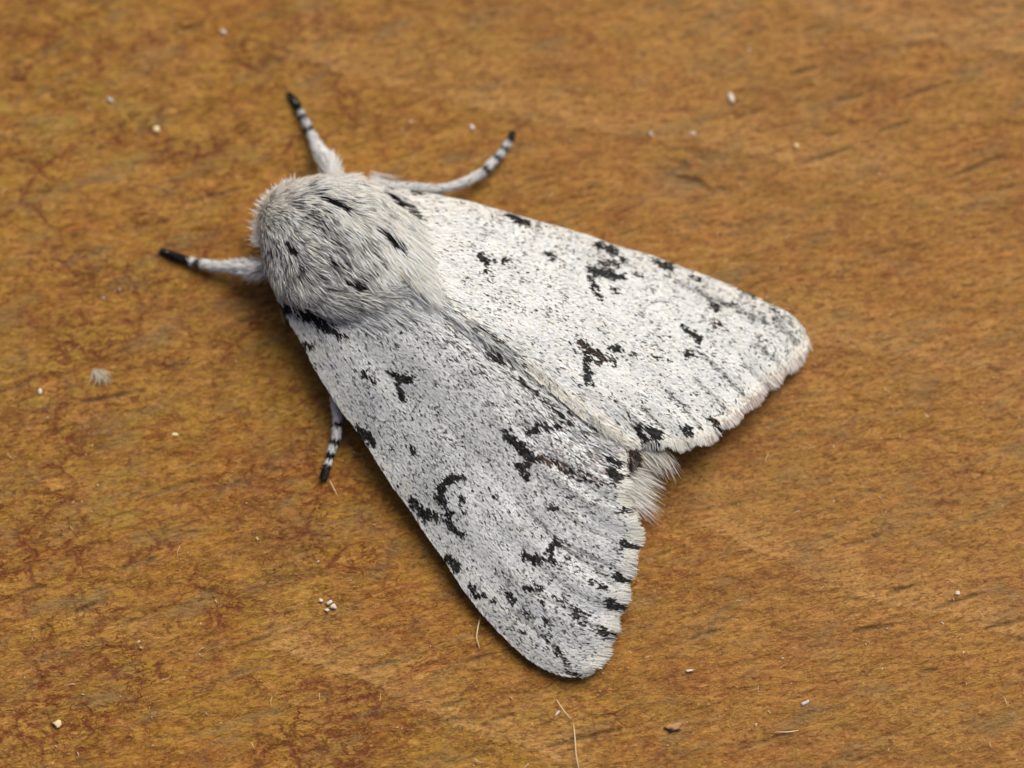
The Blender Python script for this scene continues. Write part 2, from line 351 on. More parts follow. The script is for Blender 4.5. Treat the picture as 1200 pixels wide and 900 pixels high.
# ------------------------------------------------------------------ dark marks of the wings and the painted shading of one fold (photograph positions, radius, strength)
def S(*p, s=1.0, b=0): return (p, s, b)     # b: brown tint
MARKS = [S((560, 299, 3), (569, 309, 4.5)), S((575, 306, 2.5), (580, 309, 2), s=.8), S((588, 308, 2.5), (595, 304, 2), s=.7), S((566, 316, 4), (574, 324, 3), s=.35),
    S((641, 298, 4), (648, 303, 4), s=.5), S((700, 288, 3.5), (719, 296, 4.5)), S((726, 304, 3), (730, 307, 2.5), s=.7), S((704, 309, 5), (720, 311, 5), s=.5, b=.3),
    S((690, 318, 3), (706, 321, 6), (730, 325, 3)), S((691, 327, 3.5), (696, 337, 4), (702, 349, 2.5)), S((714, 338, 2), (722, 342, 3), s=.8), S((740, 322, 2), (752, 324, 1.5), s=.6),
    S((677, 402, 2.5), (690, 411, 6), (709, 420, 4), b=.2), S((690, 412, 5.5), (686, 428, 4), (688, 446, 3)), S((700, 424, 5), s=.6, b=.4), S((714, 409, 3), (722, 406, 3), (728, 410, 2), s=.85), S((738, 413, 2), (750, 420, 1.5), s=.6),
    S((716, 416, 2), (720, 430, 2.5), s=.5), S((669, 403, 2.5), s=.7), S((595, 253, 3.5), (604, 258, 4.5), (618, 264, 3)),
    S((524, 370, 5), s=.7), S((551, 386, 4), s=.5), S((574, 412, 6), (584, 424, 6), s=.85), S((560, 382, 2.5), (592, 407, 4), (610, 426, 3), s=.6, b=.4), S((597, 414, 5), (604, 420, 4), s=.7),
    S((768, 308, 4), (784, 314, 5)), S((810, 324, 2.5), (818, 330, 3), s=.8), S((824, 337, 2), s=.7), S((832, 358, 3), (842, 362, 2.5), s=.8), S((858, 358, 3), s=.7), S((840, 382, 7), s=.35, b=.3),
    S((798, 383, 2), (810, 392, 3.5), (819, 398, 4.5), (817, 406, 2)), S((802, 420, 2), (806, 414, 2), (810, 415, 2), s=.8), S((822, 414, 2), s=.7), S((766, 420, 2), (778, 422, 1.5), s=.7), S((859, 401, 3), s=.7),
    S((745, 500, 3), (753, 512, 4)), S((760, 502, 5), (769, 511, 6.5)), S((800, 502, 3), (808, 508, 5)), S((835, 492, 3.5), (840, 498, 5), s=.9, b=.4), S((688, 440, 3.5), (690, 450, 3)),
    S((866, 338, 3), (884, 349, 3), s=.6), S((900, 358, 2), (912, 372, 2.5), s=.5),
    # wing in the shade
    S((710, 536, 3.5), (721, 541, 5)), S((714, 551, 5), (722, 559, 6.5)), S((728, 598, 6), (735, 600, 5.5)),
    S((595, 512, 5), (609, 524, 7.5), (624, 538, 5)), S((620, 508, 4.5), (630, 499, 4)), S((640, 501, 3), (653, 498, 2.5), s=.85), S((588, 504, 2), (600, 505, 2), s=.6),
    S((633, 536, 5), (652, 543, 6), (664, 552, 5), s=.55, b=.45), S((606, 545, 4), (620, 544, 4)), S((611, 548, 4.5), (616, 561, 4)), S((664, 552, 7), (690, 560, 7), (708, 568, 5), s=.22, b=.2),  # the last, faintest stroke is shading along a wing fold, painted in
    S((543, 558, 3), (530, 560, 5), (519, 568, 6.5), (515, 579, 7.5), (520, 591, 6)), S((538, 580, 3), (544, 590, 3), s=.8), S((482, 584, 4), (490, 594, 7.5), (499, 607, 5)), S((502, 598, 4.5), (514, 607, 5.5), s=.9),
    S((525, 597, 3), (530, 604, 4), s=.9), S((524, 608, 3), (534, 622, 4), (543, 627, 3), s=.9), S((418, 500, 4), (430, 509, 7.5), (437, 519, 4)), S((482, 524, 5), (484, 531, 3), s=.55),
    S((459, 437, 3.5), (470, 444, 5.5), (483, 443, 4)), S((466, 450, 4), (472, 466, 3.5)), S((356, 402, 4), (364, 408, 3)), S((427, 437, 3), (438, 447, 2.5), s=.5), S((416, 444, 3), s=.4),
    S((526, 654, 5.5), (536, 666, 6)), S((552, 689, 4), (558, 697, 4.5)), S((567, 697, 3.5), s=.8), S((577, 702, 4), s=.9), S((596, 697, 4.5), (602, 704, 3), s=.85), S((617, 688, 4), (622, 691, 3), (634, 688, 3), s=.9),
    S((612, 649, 3.5), (626, 657, 5.5), (637, 654, 4)), S((648, 660, 4), (642, 642, 3.5), (654, 634, 3.5)), S((664, 652, 3), s=.7), S((645, 596, 3), (654, 595, 3), s=.8), S((582, 583, 3), s=.7), S((588, 610, 3), s=.7),
    S((723, 676, 6), (731, 679, 5.5)), S((729, 637, 5), (738, 640, 4.5), s=.9), S((713, 706, 6), (720, 710, 5.5)), S((704, 738, 5.5), (712, 744, 5.5)), S((534, 610, 2), s=.5), S((546, 600, 3), s=.4),
    S((662, 482, 4), s=.6), S((640, 472, 3), (668, 497, 3), s=.45), S((600, 440, 4), (640, 470, 3), s=.3), S((660, 785, 2), (684, 792, 2), s=.6), S((640, 745, 3), (655, 765, 3), (664, 776, 2), s=.55),
    S((672, 718, 3), (684, 732, 3), s=.6), S((690, 680, 3), (712, 692, 2), s=.6), S((650, 700, 3), (690, 722, 2.5), s=.45), S((636, 706, 4), s=.6), S((640, 725, 5), s=.5), S((617, 718, 4), s=.6), S((612, 740, 4), s=.5),
    # shoulder streaks
    S((328, 360, 3.5), (336, 367, 3.5)), S((337, 358, 5), (356, 366, 8), (374, 374, 8.5), (391, 380, 4)), S((374, 380, 5), (388, 386, 2.5), (404, 393, 2)), S((449, 222, 3.5), (462, 233, 5), (474, 242, 4), (490, 255, 2)), S((485, 226, 3.5), (491, 229, 3.5), s=.7)]
VEINS = [[(824, 418), (848, 440), (874, 466)], [(872, 428), (898, 452)], [(886, 404), (918, 432)], [(906, 378), (934, 402)], [(812, 444), (836, 466), (854, 484)], [(780, 458), (800, 478), (820, 502)],
    [(752, 478), (776, 502)], [(790, 330), (860, 362), (900, 380)], [(720, 470), (752, 500)],
    [(640, 590), (690, 618), (732, 640)], [(650, 630), (700, 655), (728, 668)], [(620, 600), (660, 640), (700, 668), (724, 690)], [(630, 660), (670, 690), (712, 712)], [(620, 690), (670, 716), (706, 742)], [(600, 715), (640, 745), (664, 780)], [(640, 560), (690, 590), (726, 604)]]
def seg_field(x, y, p, grow=1.0):
    best = np.full(x.shape, 9.0)
    if len(p) == 1: p = (p[0], p[0])
    for a, b in zip(p[:-1], p[1:]):
        ax, ay, ar = a; bx, by, br = b; L2 = (bx-ax)**2+(by-ay)**2+1e-6
        t = np.clip(((x-ax)*(bx-ax)+(y-ay)*(by-ay))/L2, 0, 1)
        d = np.hypot(x-ax-t*(bx-ax), y-ay-t*(by-ay))/((ar+(br-ar)*t)*grow)
        best = np.minimum(best, d)
    return best
def mark_value(x, y):
    """probability of a dark scale, brown share"""
    x = x+rng.normal(0, 1.4, x.shape)+(vnoise(x/3, y/3, 7)-.5)*5; y = y+rng.normal(0, 1.1, x.shape)+(vnoise(x/3, y/3, 8)-.5)*5
    D = np.zeros(x.shape); Bn = np.zeros(x.shape)
    for p, s, b in MARKS:
        v = s*(1-sstep(.62, 1.15, seg_field(x, y, p, .82)))
        Bn = np.where(v > D, b, Bn); D = np.maximum(D, v)
    return D, Bn
def vein_value(x, y):
    D = np.zeros(x.shape)
    for v in VEINS:
        D = np.maximum(D, 1-sstep(.3, 1.3, seg_field(x, y, [(a, b, 3.2) for a, b in v])))
    return D

# ------------------------------------------------------------------ flakes and hairs
def flakes(P, T, Sd, N, L, W, lift, C, curl=.3):
    """flat wing scales: six points each"""
    n = len(P); L = L[:, None]; W = W[:, None]; lift = lift[:, None]
    D = norm(T+N*lift)
    N2 = norm(np.cross(D, Sd)); N2 = np.where((N2*N).sum(1, keepdims=True) < 0, -N2, N2)
    b = P; m = P+D*L*.6; t = P+D*L-N2*L*curl*.12
    V = np.stack([b-Sd*W*.28, b+Sd*W*.28, m-Sd*W*.5, m+Sd*W*.5, t-Sd*W*.22, t+Sd*W*.22], 1).reshape(-1, 3)
    k = np.arange(n)[:, None]*6
    F = np.concatenate([k+np.array([[0, 1, 3, 2]]), k+np.array([[2, 3, 5, 4]])])
    return V, F, np.repeat(C, 6, axis=0)
def hairs(P, D0, D1, N, L, W, C0, C1, seg=3, roll=.8):
    """tapered hairs bending from direction D0 to D1; ribbons with a small random roll"""
    n = len(P); Vs = []; Cs = []
    pos = P.copy(); Sd0 = norm(np.cross(D0, N)); Nn = norm(np.cross(Sd0, D0))
    r = (rng.random((n, 1))-.5)*2*roll
    Sd0 = Sd0*np.cos(r)+Nn*np.sin(r)
    for k in range(seg+1):
        t = k/seg; d = norm(D0*(1-t)+D1*t); w_ = (W*(1-.88*t**1.6))[:, None]*.5
        Vs += [pos-Sd0*w_, pos+Sd0*w_]
        c = C0*(1-t)+C1*t; Cs += [c, c]
        pos = pos+d*(L/seg)[:, None]
    V = np.stack(Vs, 1).reshape(-1, 3); C = np.minimum(np.stack(Cs, 1).reshape(-1, 3)*1.08, .9); m = 2*(seg+1)
    b = np.arange(n)[:, None]*m
    F = np.concatenate([b+np.array([[2*k, 2*k+1, 2*k+3, 2*k+2]]) for k in range(seg)])
    return V, F, C
def join(parts):
    V = []; F = []; C = []; o = 0
    for v, f, c in parts: V.append(v); F.append(f+o); C.append(c); o += len(v)
    return np.concatenate(V), np.concatenate(F), np.concatenate(C)

WHITE = np.array([.80, .81, .795]); CREAM = np.array([.80, .765, .66]); BLUEG = np.array([.54, .55, .59]); MGREY = np.array([.33, .33, .34]); BLACK = np.array([.013, .012, .010]); BROWN = np.array([.10, .060, .038])

moth = bpy.data.objects.new('moth', None); COL.objects.link(moth)
moth.location = at(388, 287, 0)
tag(moth, 'white furry moth with black wing marks resting with folded wings on wood', 'moth')
def child(o, parent=moth, loc=None):
    """parent without moving the mesh, whose points are in world coordinates"""
    o.parent = parent
    o.matrix_parent_inverse = parent_inv
    return o
from mathutils import Matrix
parent_inv = Matrix.Translation(-Vector(moth.location))

def wing(Wg, side):
    nu, nv = 110, 64
    U, V = np.meshgrid(np.linspace(0, 1, nu), np.linspace(0, 1, nv), indexing='ij')
    P, tu, tv, n = Wg.frame(U.ravel(), V.ravel())
    th = .012
    top = P-n*th*.2; bot = P-n*th*2
    idx = np.arange(nu*nv).reshape(nu, nv); F = np.stack([idx[:-1, :-1], idx[1:, :-1], idx[1:, 1:], idx[:-1, 1:]], -1).reshape(-1, 4)
    rim = np.concatenate([idx[0, :], idx[1:, -1], idx[-1, -2::-1], idx[-2:0:-1, 0]]); k = len(rim); a_ = np.arange(k); b_ = (a_+1) % k; n0 = nu*nv
    F = np.concatenate([F, F[:, ::-1]+n0, np.stack([rim[a_], rim[b_], rim[b_]+n0, rim[a_]+n0], -1)])
    VV = np.concatenate([top, bot]); Cc = np.tile(np.array([.62, .62, .62]), (len(VV), 1))
    o = child(link_mesh('forewing', VV, F, M_skin, cols=Cc, smooth=True))
    o['label'] = 'brightly lit upper right forewing' if side else 'greyer lower left forewing in shade'
    # ---- scales
    parts = []
    NS = 150000
    u = rng.random(NS*3); v = rng.random(NS*3)
    e = .004; a = Wg.px(u, v); du = Wg.px(np.clip(u+e, 0, 1), v)-Wg.px(np.clip(u-e, 0, 1), v); dv = Wg.px(u, np.clip(v+e, 0, 1))-Wg.px(u, np.clip(v-e, 0, 1))
    J = np.abs(du[:, 0]*dv[:, 1]-du[:, 1]*dv[:, 0]); keep = rng.random(len(u)) < J/np.percentile(J, 97)
    u = u[keep][:NS]; v = v[keep][:NS]
    # draw order does not matter; scales lift at their outer end and overlap the next row
    P, tu, tv, n = Wg.frame(u, v); pp = Wg.px(u, v); x, y = pp[:, 0], pp[:, 1]
    ang = (rng.normal(0, .16, len(u)))[:, None]
    sd = norm(np.cross(n, tu)); T = norm(tu*np.cos(ang)+sd*np.sin(ang)); sd = norm(np.cross(n, T))
    ridge = 1-sstep(0, .30, v)
    base = 1-sstep(.0, .3, u)
    hairy = np.clip(ridge*.8+base*.8, 0, 1)
    L = (.044+.035*hairy+.09*hairy*rng.random(len(u))**2)*(.7+.6*rng.random(len(u)))
    Wd = (.0160-.003*hairy)*(.7+.6*rng.random(len(u)))
    lift = .08+.09*rng.random(len(u))
    D, Bn = mark_value(x, y); ve = vein_value(x, y)
    clump = fbm(x/16, y/16, 30+side, 3); cl2 = fbm(x/5, y/5, 50+side, 2)
    if side:
        dens = .050+.15*sstep(.50, .72, clump)+.30*sstep(.56, .72, cl2)*sstep(.42, .6, clump)
        dens += .16*(1-sstep(.0, .2, v))*(1-sstep(.55, .8, u)) + .14*(1-sstep(.03, .3, v))*sstep(.1, .3, u)
        dens += .22*sstep(.72, .85, v)*sstep(.62, .8, u)*sstep(.4, .6, cl2) + .15*sstep(.82, .95, v)*sstep(.35, .5, cl2)
        dens += .50*ve
    else:
        dens = .115+.13*sstep(.46, .70, clump)+.22*sstep(.54, .70, cl2)*sstep(.40, .58, clump)
        dens += .24*(1-sstep(.05, .42, v))+.24*ve
        dens += .40*np.exp(-((x-622)/34)**2-((y-728)/32)**2)*sstep(.35, .55, cl2)+.11*np.exp(-((x-660)/70)**2-((y-690)/60)**2)*sstep(.4, .6, cl2)
        dens *= 1-.55*sstep(.86, .97, v)*(1-sstep(.8, .9, u))
    dens = dens*(1-.8*sstep(.972, .99, u))
    rr = rng.random(len(u))
    C = np.empty((len(u), 3)); pick = rng.random(len(u)); 
    C[:] = WHITE*(.82+.26*rng.random((len(u), 1)))
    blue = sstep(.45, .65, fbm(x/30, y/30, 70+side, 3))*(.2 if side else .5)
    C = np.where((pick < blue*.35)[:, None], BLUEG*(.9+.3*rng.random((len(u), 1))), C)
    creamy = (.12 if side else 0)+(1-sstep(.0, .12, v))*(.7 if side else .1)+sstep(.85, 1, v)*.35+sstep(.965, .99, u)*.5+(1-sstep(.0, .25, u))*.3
    C = np.where((rng.random(len(u)) < creamy)[:, None], CREAM*(.9+.2*rng.random((len(u), 1))), C)
    C = np.where((rng.random(len(u)) < (.06 if side else .10))[:, None], MGREY*(1.0+.9*rng.random((len(u), 1))), C)
    tone = .5*fbm(u*3.2, v*17, 120+side, 3)+.5*fbm(x/22, y/22, 130+side, 3)
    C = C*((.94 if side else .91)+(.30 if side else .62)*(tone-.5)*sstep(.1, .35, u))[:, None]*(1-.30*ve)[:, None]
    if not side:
        fold_shade = .32*np.exp(-((x-690)/60)**2-((y-545)/30)**2)  # grey shading of the wing fold, put into the scale colours
        C = np.where((rng.random(len(u)) < fold_shade)[:, None], np.array([.36, .31, .29]), C)
    dark = BLACK+(rng.random((len(u), 1))**1.3)*.40*np.array([1, .98, .93])
    C = np.where((rr < dens*.74)[:, None], dark, C)
    dk = rng.random(len(u)) < D*(.98-.30*sstep(.50, .72, vnoise(x/3.2, y/3.2, 33)))
    brown = rng.random(len(u)) < Bn
    C = np.where(dk[:, None], np.where(brown[:, None], BROWN, BLACK+.05*rng.random((len(u), 1))**2), C)
    Pz = P+n*(rng.random((len(u), 1))*.022+np.where(dk, .006, 0.)[:, None])
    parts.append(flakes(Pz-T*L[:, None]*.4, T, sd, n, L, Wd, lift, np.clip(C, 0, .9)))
    V_, F_, C_ = join(parts)
    s = link_mesh('wing_scales', V_, F_, M_scale, cols=C_, kind='stuff'); s.parent = o
    # ---- outer fringe and costal hair edge
    nf = 5200
    v = rng.random(nf); u = np.full(nf, .985)+rng.random(nf)*.015
    P, tu, tv, n = Wg.frame(u, v); pp = Wg.px(u, v); x, y = pp[:, 0], pp[:, 1]
    q = Wg.px(np.ones(nf), np.clip(v+.004, 0, 1))-Wg.px(np.ones(nf), np.clip(v-.004, 0, 1))
    mt = Wg.P(np.ones(nf), np.clip(v+.004, 0, 1))-Wg.P(np.ones(nf), np.clip(v-.004, 0, 1)); mt = norm(mt)
    out = norm(np.cross(mt, n)); out = np.where((out*tu).sum(1, keepdims=True) < 0, -out, out)
    cluster = np.sin(v*math.pi*8+.6+vnoise(v*14, v*0, 5)*.9)
    D0 = norm(out*.8+tu*.5+mt*(.35*cluster*.6+rng.normal(0, .12, nf))[:, None]-np.array([0, 0, .12]))
    L = (.060+.048*np.abs(cluster)+.02*rng.random(nf)**3+.04*rng.random(nf))*(.55+.45*sstep(0, .06, 1-v))*(1 if not side else .95)
    D, Bn = mark_value(x, y)
    C = np.where((rng.random(nf) < .45)[:, None], CREAM, WHITE)*(.85+.25*rng.random((nf, 1)))
    C = np.where((rng.random(nf) < .10)[:, None], MGREY, C)
    if side: C = np.where((rng.random(nf) < .35*sstep(.3, .6, v))[:, None], np.array([.55, .42, .36]), C)
    C = np.where((rng.random(nf) < D*.9)[:, None], BLACK*1.5, C)
    f1 = hairs(P+n*(rng.random((nf, 1))*.03-.005), D0, norm(D0+np.array([0, 0, -.15])), n, L, .020*(.7+.6*rng.random(nf)), np.clip(C, 0, .9), np.clip(C*1.02, 0, .9), seg=2, roll=.4)
    nc = 2600; u = .06+.94*rng.random(nc); v = np.full(nc, .992)
    P, tu, tv, n = Wg.frame(u, v); pp = Wg.px(u, v); D, Bn = mark_value(pp[:, 0], pp[:, 1])
    D0 = norm(tu+tv*(.16+.12*rng.random(nc))[:, None]+n*.1)
    C = np.where((rng.random(nc) < .2)[:, None], MGREY, np.where((rng.random(nc) < .4)[:, None], CREAM, WHITE))*(.85+.25*rng.random((nc, 1)))
    C = np.where((rng.random(nc) < D*.9)[:, None], BLACK, C)
    f2 = hairs(P+n*rng.random((nc, 1))*.02, D0, D0, n, .06+.05*rng.random(nc), np.full(nc, .020), np.clip(C, 0, .9), np.clip(C, 0, .9), seg=2, roll=.4)
    V_, F_, C_ = join([f1, f2])
    s = link_mesh('wing_fringe', V_, F_, M_fur, cols=C_, kind='stuff'); s.parent = o
    return o
wing(LW, 0); wing(RW, 1)

# ------------------------------------------------------------------ body
AX = np.array([.82, .57]); PERP = np.array([-.57, .82])      # photograph directions: backwards along the moth, towards its left side
ST = np.array([[-.93, .03, .62, .04], [-.90, .13, .62, .16], [-.84, .25, .62, .26], [-.74, .38, .62, .36], [-.60, .53, .62, .42], [-.45, .67, .61, .46], [-.25, .79, .60, .50], [0, .84, .58, .53],
               [.25, .82, .57, .53], [.5, .74, .55, .52], [.8, .58, .52, .48], [1.1, .44, .50, .42], [1.6, .38, .48, .36], [2.4, .34, .45, .30], [3.2, .27, .40, .23], [3.75, .18, .36, .16], [4.0, .08, .34, .07], [4.05, .01, .34, .01]])
def bpos(s, ph):
    """ph: 0 top, +-90 degrees the sides"""
    a = np.interp(s, ST[:, 0], ST[:, 1]); zc = np.interp(s, ST[:, 0], ST[:, 2]); hz = np.interp(s, ST[:, 0], ST[:, 3])
    z = zc+hz*np.cos(ph); wv = a*np.sin(ph)
    x = 388+100*(s*AX[0]+wv*PERP[0]); y = 287+100*(s*AX[1]+wv*PERP[1])
    return at(x, y, z)
def bframe(s, ph):
    e = .01; P = bpos(s, ph); ts = norm(bpos(s+e, ph)-bpos(s-e, ph)); tp = norm(bpos(s, ph+e)-bpos(s, ph-e)); n = norm(np.cross(ts, tp))
    c = bpos(s, ph+math.pi); n = np.where(((P-c)*n).sum(1, keepdims=True) < 0, -n, n)
    return P, ts, tp, n
ss = np.concatenate([np.linspace(-.93, -.6, 14)[:-1], np.linspace(-.6, 1.2, 26)[:-1], np.linspace(1.2, 4.05, 24)]); pn = 40
Sg, Pg = np.meshgrid(ss, np.linspace(0, 2*math.pi, pn, endpoint=False), indexing='ij')
BV = bpos(Sg.ravel(), Pg.ravel()); idx = np.arange(len(ss)*pn).reshape(len(ss), pn); nx_ = np.roll(idx, -1, axis=1)
BF = np.stack([idx[:-1], idx[1:], nx_[1:], nx_[:-1]], -1).reshape(-1, 4)
body = child(link_mesh('body', BV, BF, M_skin, cols=np.tile([.55, .545, .54], (len(BV), 1)), smooth=True))

BODY_MARKS = [S((441, 266, 3), (455, 276, 5.5), (468, 287, 6.5), b=.3), S((401, 328, 4), (418, 335, 6), (434, 332, 4), b=.1), S((335, 284, 4), (345, 294, 4)), S((337, 300, 3), (344, 304, 2), s=.7),
    S((378, 301, 4), (394, 306, 4.5), s=.85), S((388, 290, 3), (396, 300, 3), s=.6), S((366, 226, 2.5), (384, 234, 3.5), (404, 243, 3)), S((402, 314, 3), (412, 320, 2), s=.7), S((330, 250, 4), s=.4), S((345, 240, 5), s=.35), S((325, 272, 3), s=.5),
    S((449, 222, 3.5), (462, 233, 5), (474, 242, 4), (488, 254, 2)), S((337, 358, 4.5), (356, 365, 7.5), (374, 373, 7), (391, 380, 4)), S((326, 357, 4.5), (336, 367, 4.5))]
def body_mark(x, y):
    D = np.zeros(x.shape)
    for p, s, b in BODY_MARKS: D = np.maximum(D, s*(1-sstep(.5, 1.4, seg_field(x, y, p, .86))))
    return D
# ---- fur of head and thorax
def thorax_fur():
    n = 52000
    s = rng.uniform(-.92, .86, n); ph = rng.uniform(-1.95, 1.95, n)
    a = np.interp(s, ST[:, 0], ST[:, 1]); keep = rng.random(n) < (a+.14)/.95; s, ph = s[keep], ph[keep]; n = len(s)
    P, ts, tp, nn = bframe(s, ph); x, y = pix(P)
    sgn = np.sign(ph); side = np.abs(np.sin(ph))
    front = 1-sstep(-.93, -.84, s)
    swirl = (fbm(x/26, y/26, 90, 3)-.5)*1.9
    tuft = (vnoise(x/7, y/7, 95)-.5)*1.1
    D0 = norm(ts*(1-.75*front)[:, None]+tp*(sgn*(.25*side+.18*front)+swirl+tuft*.6)[:, None]+nn*(.16+.45*front+.22*rng.random(n)+tuft*.25)[:, None]+rng.normal(0, .10, (n, 3)))
    D1 = norm(D0*.8+ts*(.55-.45*front)[:, None]-nn*.25+tp*(swirl*.3)[:, None])
    L = (.12+.11*rng.random(n))*(1-.4*sstep(1.1, 1.6, ph))*(1-.55*front)*(.75+.25*sstep(-.6, 0, s))
    # colour by place: grey middle, white right shoulder, cream rim at the head
    d = (x-388)*PERP[0]+(y-287)*PERP[1]
    whiteness = .50+.35*sstep(10, -60, d)+.85*sstep(30, 85, (x-388)*AX[0]+(y-287)*AX[1])*sstep(20, -20, d)+.35*sstep(35, 75, d)
    whiteness = whiteness+(fbm(x/9, y/9, 99, 3)-.5)*1.5
    wr = rng.random(n)
    C1 = np.where((wr < whiteness)[:, None], np.where((rng.random(n) < .22)[:, None], CREAM, WHITE)*(.94+.2*rng.random((n, 1))), np.where((rng.random(n) < .66)[:, None], np.array([.44, .43, .42])*(.65+.8*rng.random((n, 1))), BLACK+.09*rng.random((n, 1))))
    rimf = np.clip(sstep(-.62, -.82, s)+sstep(1.15, 1.5, np.abs(ph)), 0, 1)
    C1 = np.where((rng.random(n) < rimf*.75)[:, None], np.array([.78, .75, .69])*(.9+.25*rng.random((n, 1))), C1)
    dk = rng.random(n) < body_mark(x, y)
    C1 = np.where(dk[:, None], BLACK+.01, C1)
    C0 = C1*np.where(rng.random(n) < .25, .6, .95)[:, None]
    C0 = np.where(dk[:, None], BLACK, C0)
    M_ = P+D0*(L*.65)[:, None]; mx, my = pix(M_); L = np.where(dk, L*.6, L)
    keep = rng.random(n) > .93*body_mark(mx, my)*(~dk)
    return [hairs(P[keep], D0[keep], D1[keep], nn[keep], L[keep], (.0105+.008*rng.random(n))[keep], C0[keep], np.clip(C1, 0, .9)[keep], seg=3)]
# height of the moth's surface at a photograph position, for the tufts
def surface_map():
    H = np.zeros((900//3+1, 1200//3+1)); 
    for Pn in (RW.P(rng.random(160000), rng.random(160000)), LW.P(rng.random(160000), rng.random(160000)), bpos(rng.uniform(-.9, 4, 120000), rng.uniform(-1.5, 1.5, 120000))):
        x, y = pix(Pn); np.maximum.at(H, (np.clip(y/3, 0, 299).astype(int), np.clip(x/3, 0, 399).astype(int)), Pn[:, 2])
    return H
HM = surface_map()
def surf(x, y): return HM[np.clip(np.asarray(y)/3, 0, 299).astype(int), np.clip(np.asarray(x)/3, 0, 399).astype(int)]
def tuft(n, path, spread, ang, dang, Lr, cols, wgt, lift=.2, dz=.0, droop=.15, width=.0145, root=.6, bend=0.0, marks=False, zfix=None):
    """hairs rooted along a path in the photograph; ang in degrees, clockwise from the picture's right"""
    f = resample(path); t = rng.random(n); p = f(t)+rng.normal(0, 1, (n, 2))*spread
    z = surf(p[:, 0], p[:, 1])+dz+rng.random(n)*.03 if zfix is None else zfix+rng.normal(0, .05, n)
    P = at(p[:, 0], p[:, 1], z)
    A = np.radians(np.interp(t, np.linspace(0, 1, len(ang)), ang)+rng.normal(0, dang, n))
    D = np.stack([np.cos(A), -np.sin(A), np.zeros(n)], -1); A2 = A+np.radians(bend)
    # follow the surface: slope a little ahead of the root
    z2 = surf(p[:, 0]+14*np.cos(A), p[:, 1]+14*np.sin(A)); sl = np.clip((z2-surf(p[:, 0], p[:, 1]))/.14, -.55, .4)*(zfix is None)
    D0 = norm(D+np.array([0, 0, 1.0])*(lift*(.6+.8*rng.random(n))+sl)[:, None])
    D1 = norm(np.stack([np.cos(A2), -np.sin(A2), np.zeros(n)], -1)+np.array([0, 0, 1.0])*(sl-droop)[:, None])
    ci = rng.choice(len(cols), n, p=np.array(wgt)/sum(wgt)); C1 = np.array(cols)[ci]*(.88+.24*rng.random((n, 1)))
    if marks:
        dk = rng.random(n) < body_mark(p[:, 0], p[:, 1]); C1 = np.where(dk[:, None], BLACK, C1)
    N = np.tile([0, 0, 1.0], (n, 1)); LL = rng.uniform(*Lr, n)
    mx, my = pix(P+D0*(LL*.6)[:, None]); kp = np.ones(n, bool)
    if marks:
        kp = (rng.random(n) > .92*body_mark(mx, my)) | dk; LL = np.where(dk, LL*.5, LL)
    return hairs(P[kp], D0[kp], D1[kp], N[kp], LL[kp], (width*(.7+.6*rng.random(n)))[kp], (C1*root)[kp], np.clip(C1, 0, .9)[kp], seg=4)
GREYH = np.array([.40, .40, .41])
thfur = thorax_fur()
thfur.append(tuft(2600, [(432, 214), (446, 224), (462, 246), (474, 270), (482, 296)], 5, [22, 35, 42, 50], 9, (.18, .42), [WHITE, CREAM, GREYH], [9, 2, .6], lift=.15, marks=True, root=1.0))
thfur.append(tuft(1700, [(462, 262), (474, 290), (480, 312), (486, 330)], 6, [48, 50, 44], 8, (.25, .48), [WHITE, CREAM, GREYH], [9, 2, .6], lift=.16, root=1.0, marks=True))
thfur.append(tuft(2200, [(330, 350), (350, 354), (380, 358), (410, 356), (440, 348), (462, 340)], 5, [35, 22, 15, 12, 25], 9, (.15, .36), [WHITE, CREAM, GREYH, BLACK+.03], [8, 2, 1.5, .3], lift=.08, marks=True, root=.6))
thfur.append(tuft(1300, [(380, 366), (420, 372), (460, 366), (490, 356)], 6, [28, 30, 34], 9, (.15, .34), [WHITE, GREYH, BLACK+.03, BLUEG], [7, 2, .7, 2], lift=.05, root=.9))
thfur.append(tuft(900, [(484, 326), (500, 345), (520, 362), (550, 386), (580, 408)], 5, [42, 40, 36], 9, (.16, .32), [WHITE, GREYH, BLACK+.04, BLUEG], [7, 1.2, .8, 2], lift=.06, root=.95))
thfur.append(tuft(420, [(446, 344), (470, 340)], 3, [8, 0], 10, (.2, .36), [GREYH, WHITE], [1.3, 2], lift=.14, root=.7, bend=-18))
# pale collar sticking out ahead of the thorax
thfur.append(tuft(1100, [(314, 288), (311, 268), (315, 250), (322, 239), (334, 230), (348, 223)], 3, [190, 188, 200, 220, 235, 245], 16, (.08, .18), [WHITE, CREAM, np.array([.70, .60, .50])], [5, 3, 1], lift=.1, root=.9, width=.02, zfix=.50))
V_, F_, C_ = join(thfur)
f_ = link_mesh('thorax_fur', V_, F_, M_fur, cols=C_, kind='stuff'); f_.parent = body
# ---- hairs along the back, where the wings meet
rid = [tuft(1100, [(606, 416), (634, 437), (665, 462), (695, 487), (726, 513)], 2.6, [50, 50, 48, 46], 11, (.08, .19), [CREAM, WHITE, np.array([.66, .60, .50])], [4, 6, 1], lift=.06, root=.95, dz=.0),
       tuft(500, [(612, 424), (642, 446), (682, 480), (717, 508)], 2.2, [62, 75, 70, 60], 14, (.07, .14), [CREAM, WHITE, BLACK+.03], [4, 3, 1.2], lift=.1, root=.7),
       tuft(420, [(556, 384), (580, 402), (606, 424)], 3, [35, 40], 8, (.18, .32), [np.array([.34, .29, .24]), WHITE, BLACK+.03], [1, 6, 1.0], lift=.06, root=.9)]
V_, F_, C_ = join(rid); f_ = link_mesh('back_hairs', V_, F_, M_fur, cols=C_, kind='stuff'); f_.parent = body
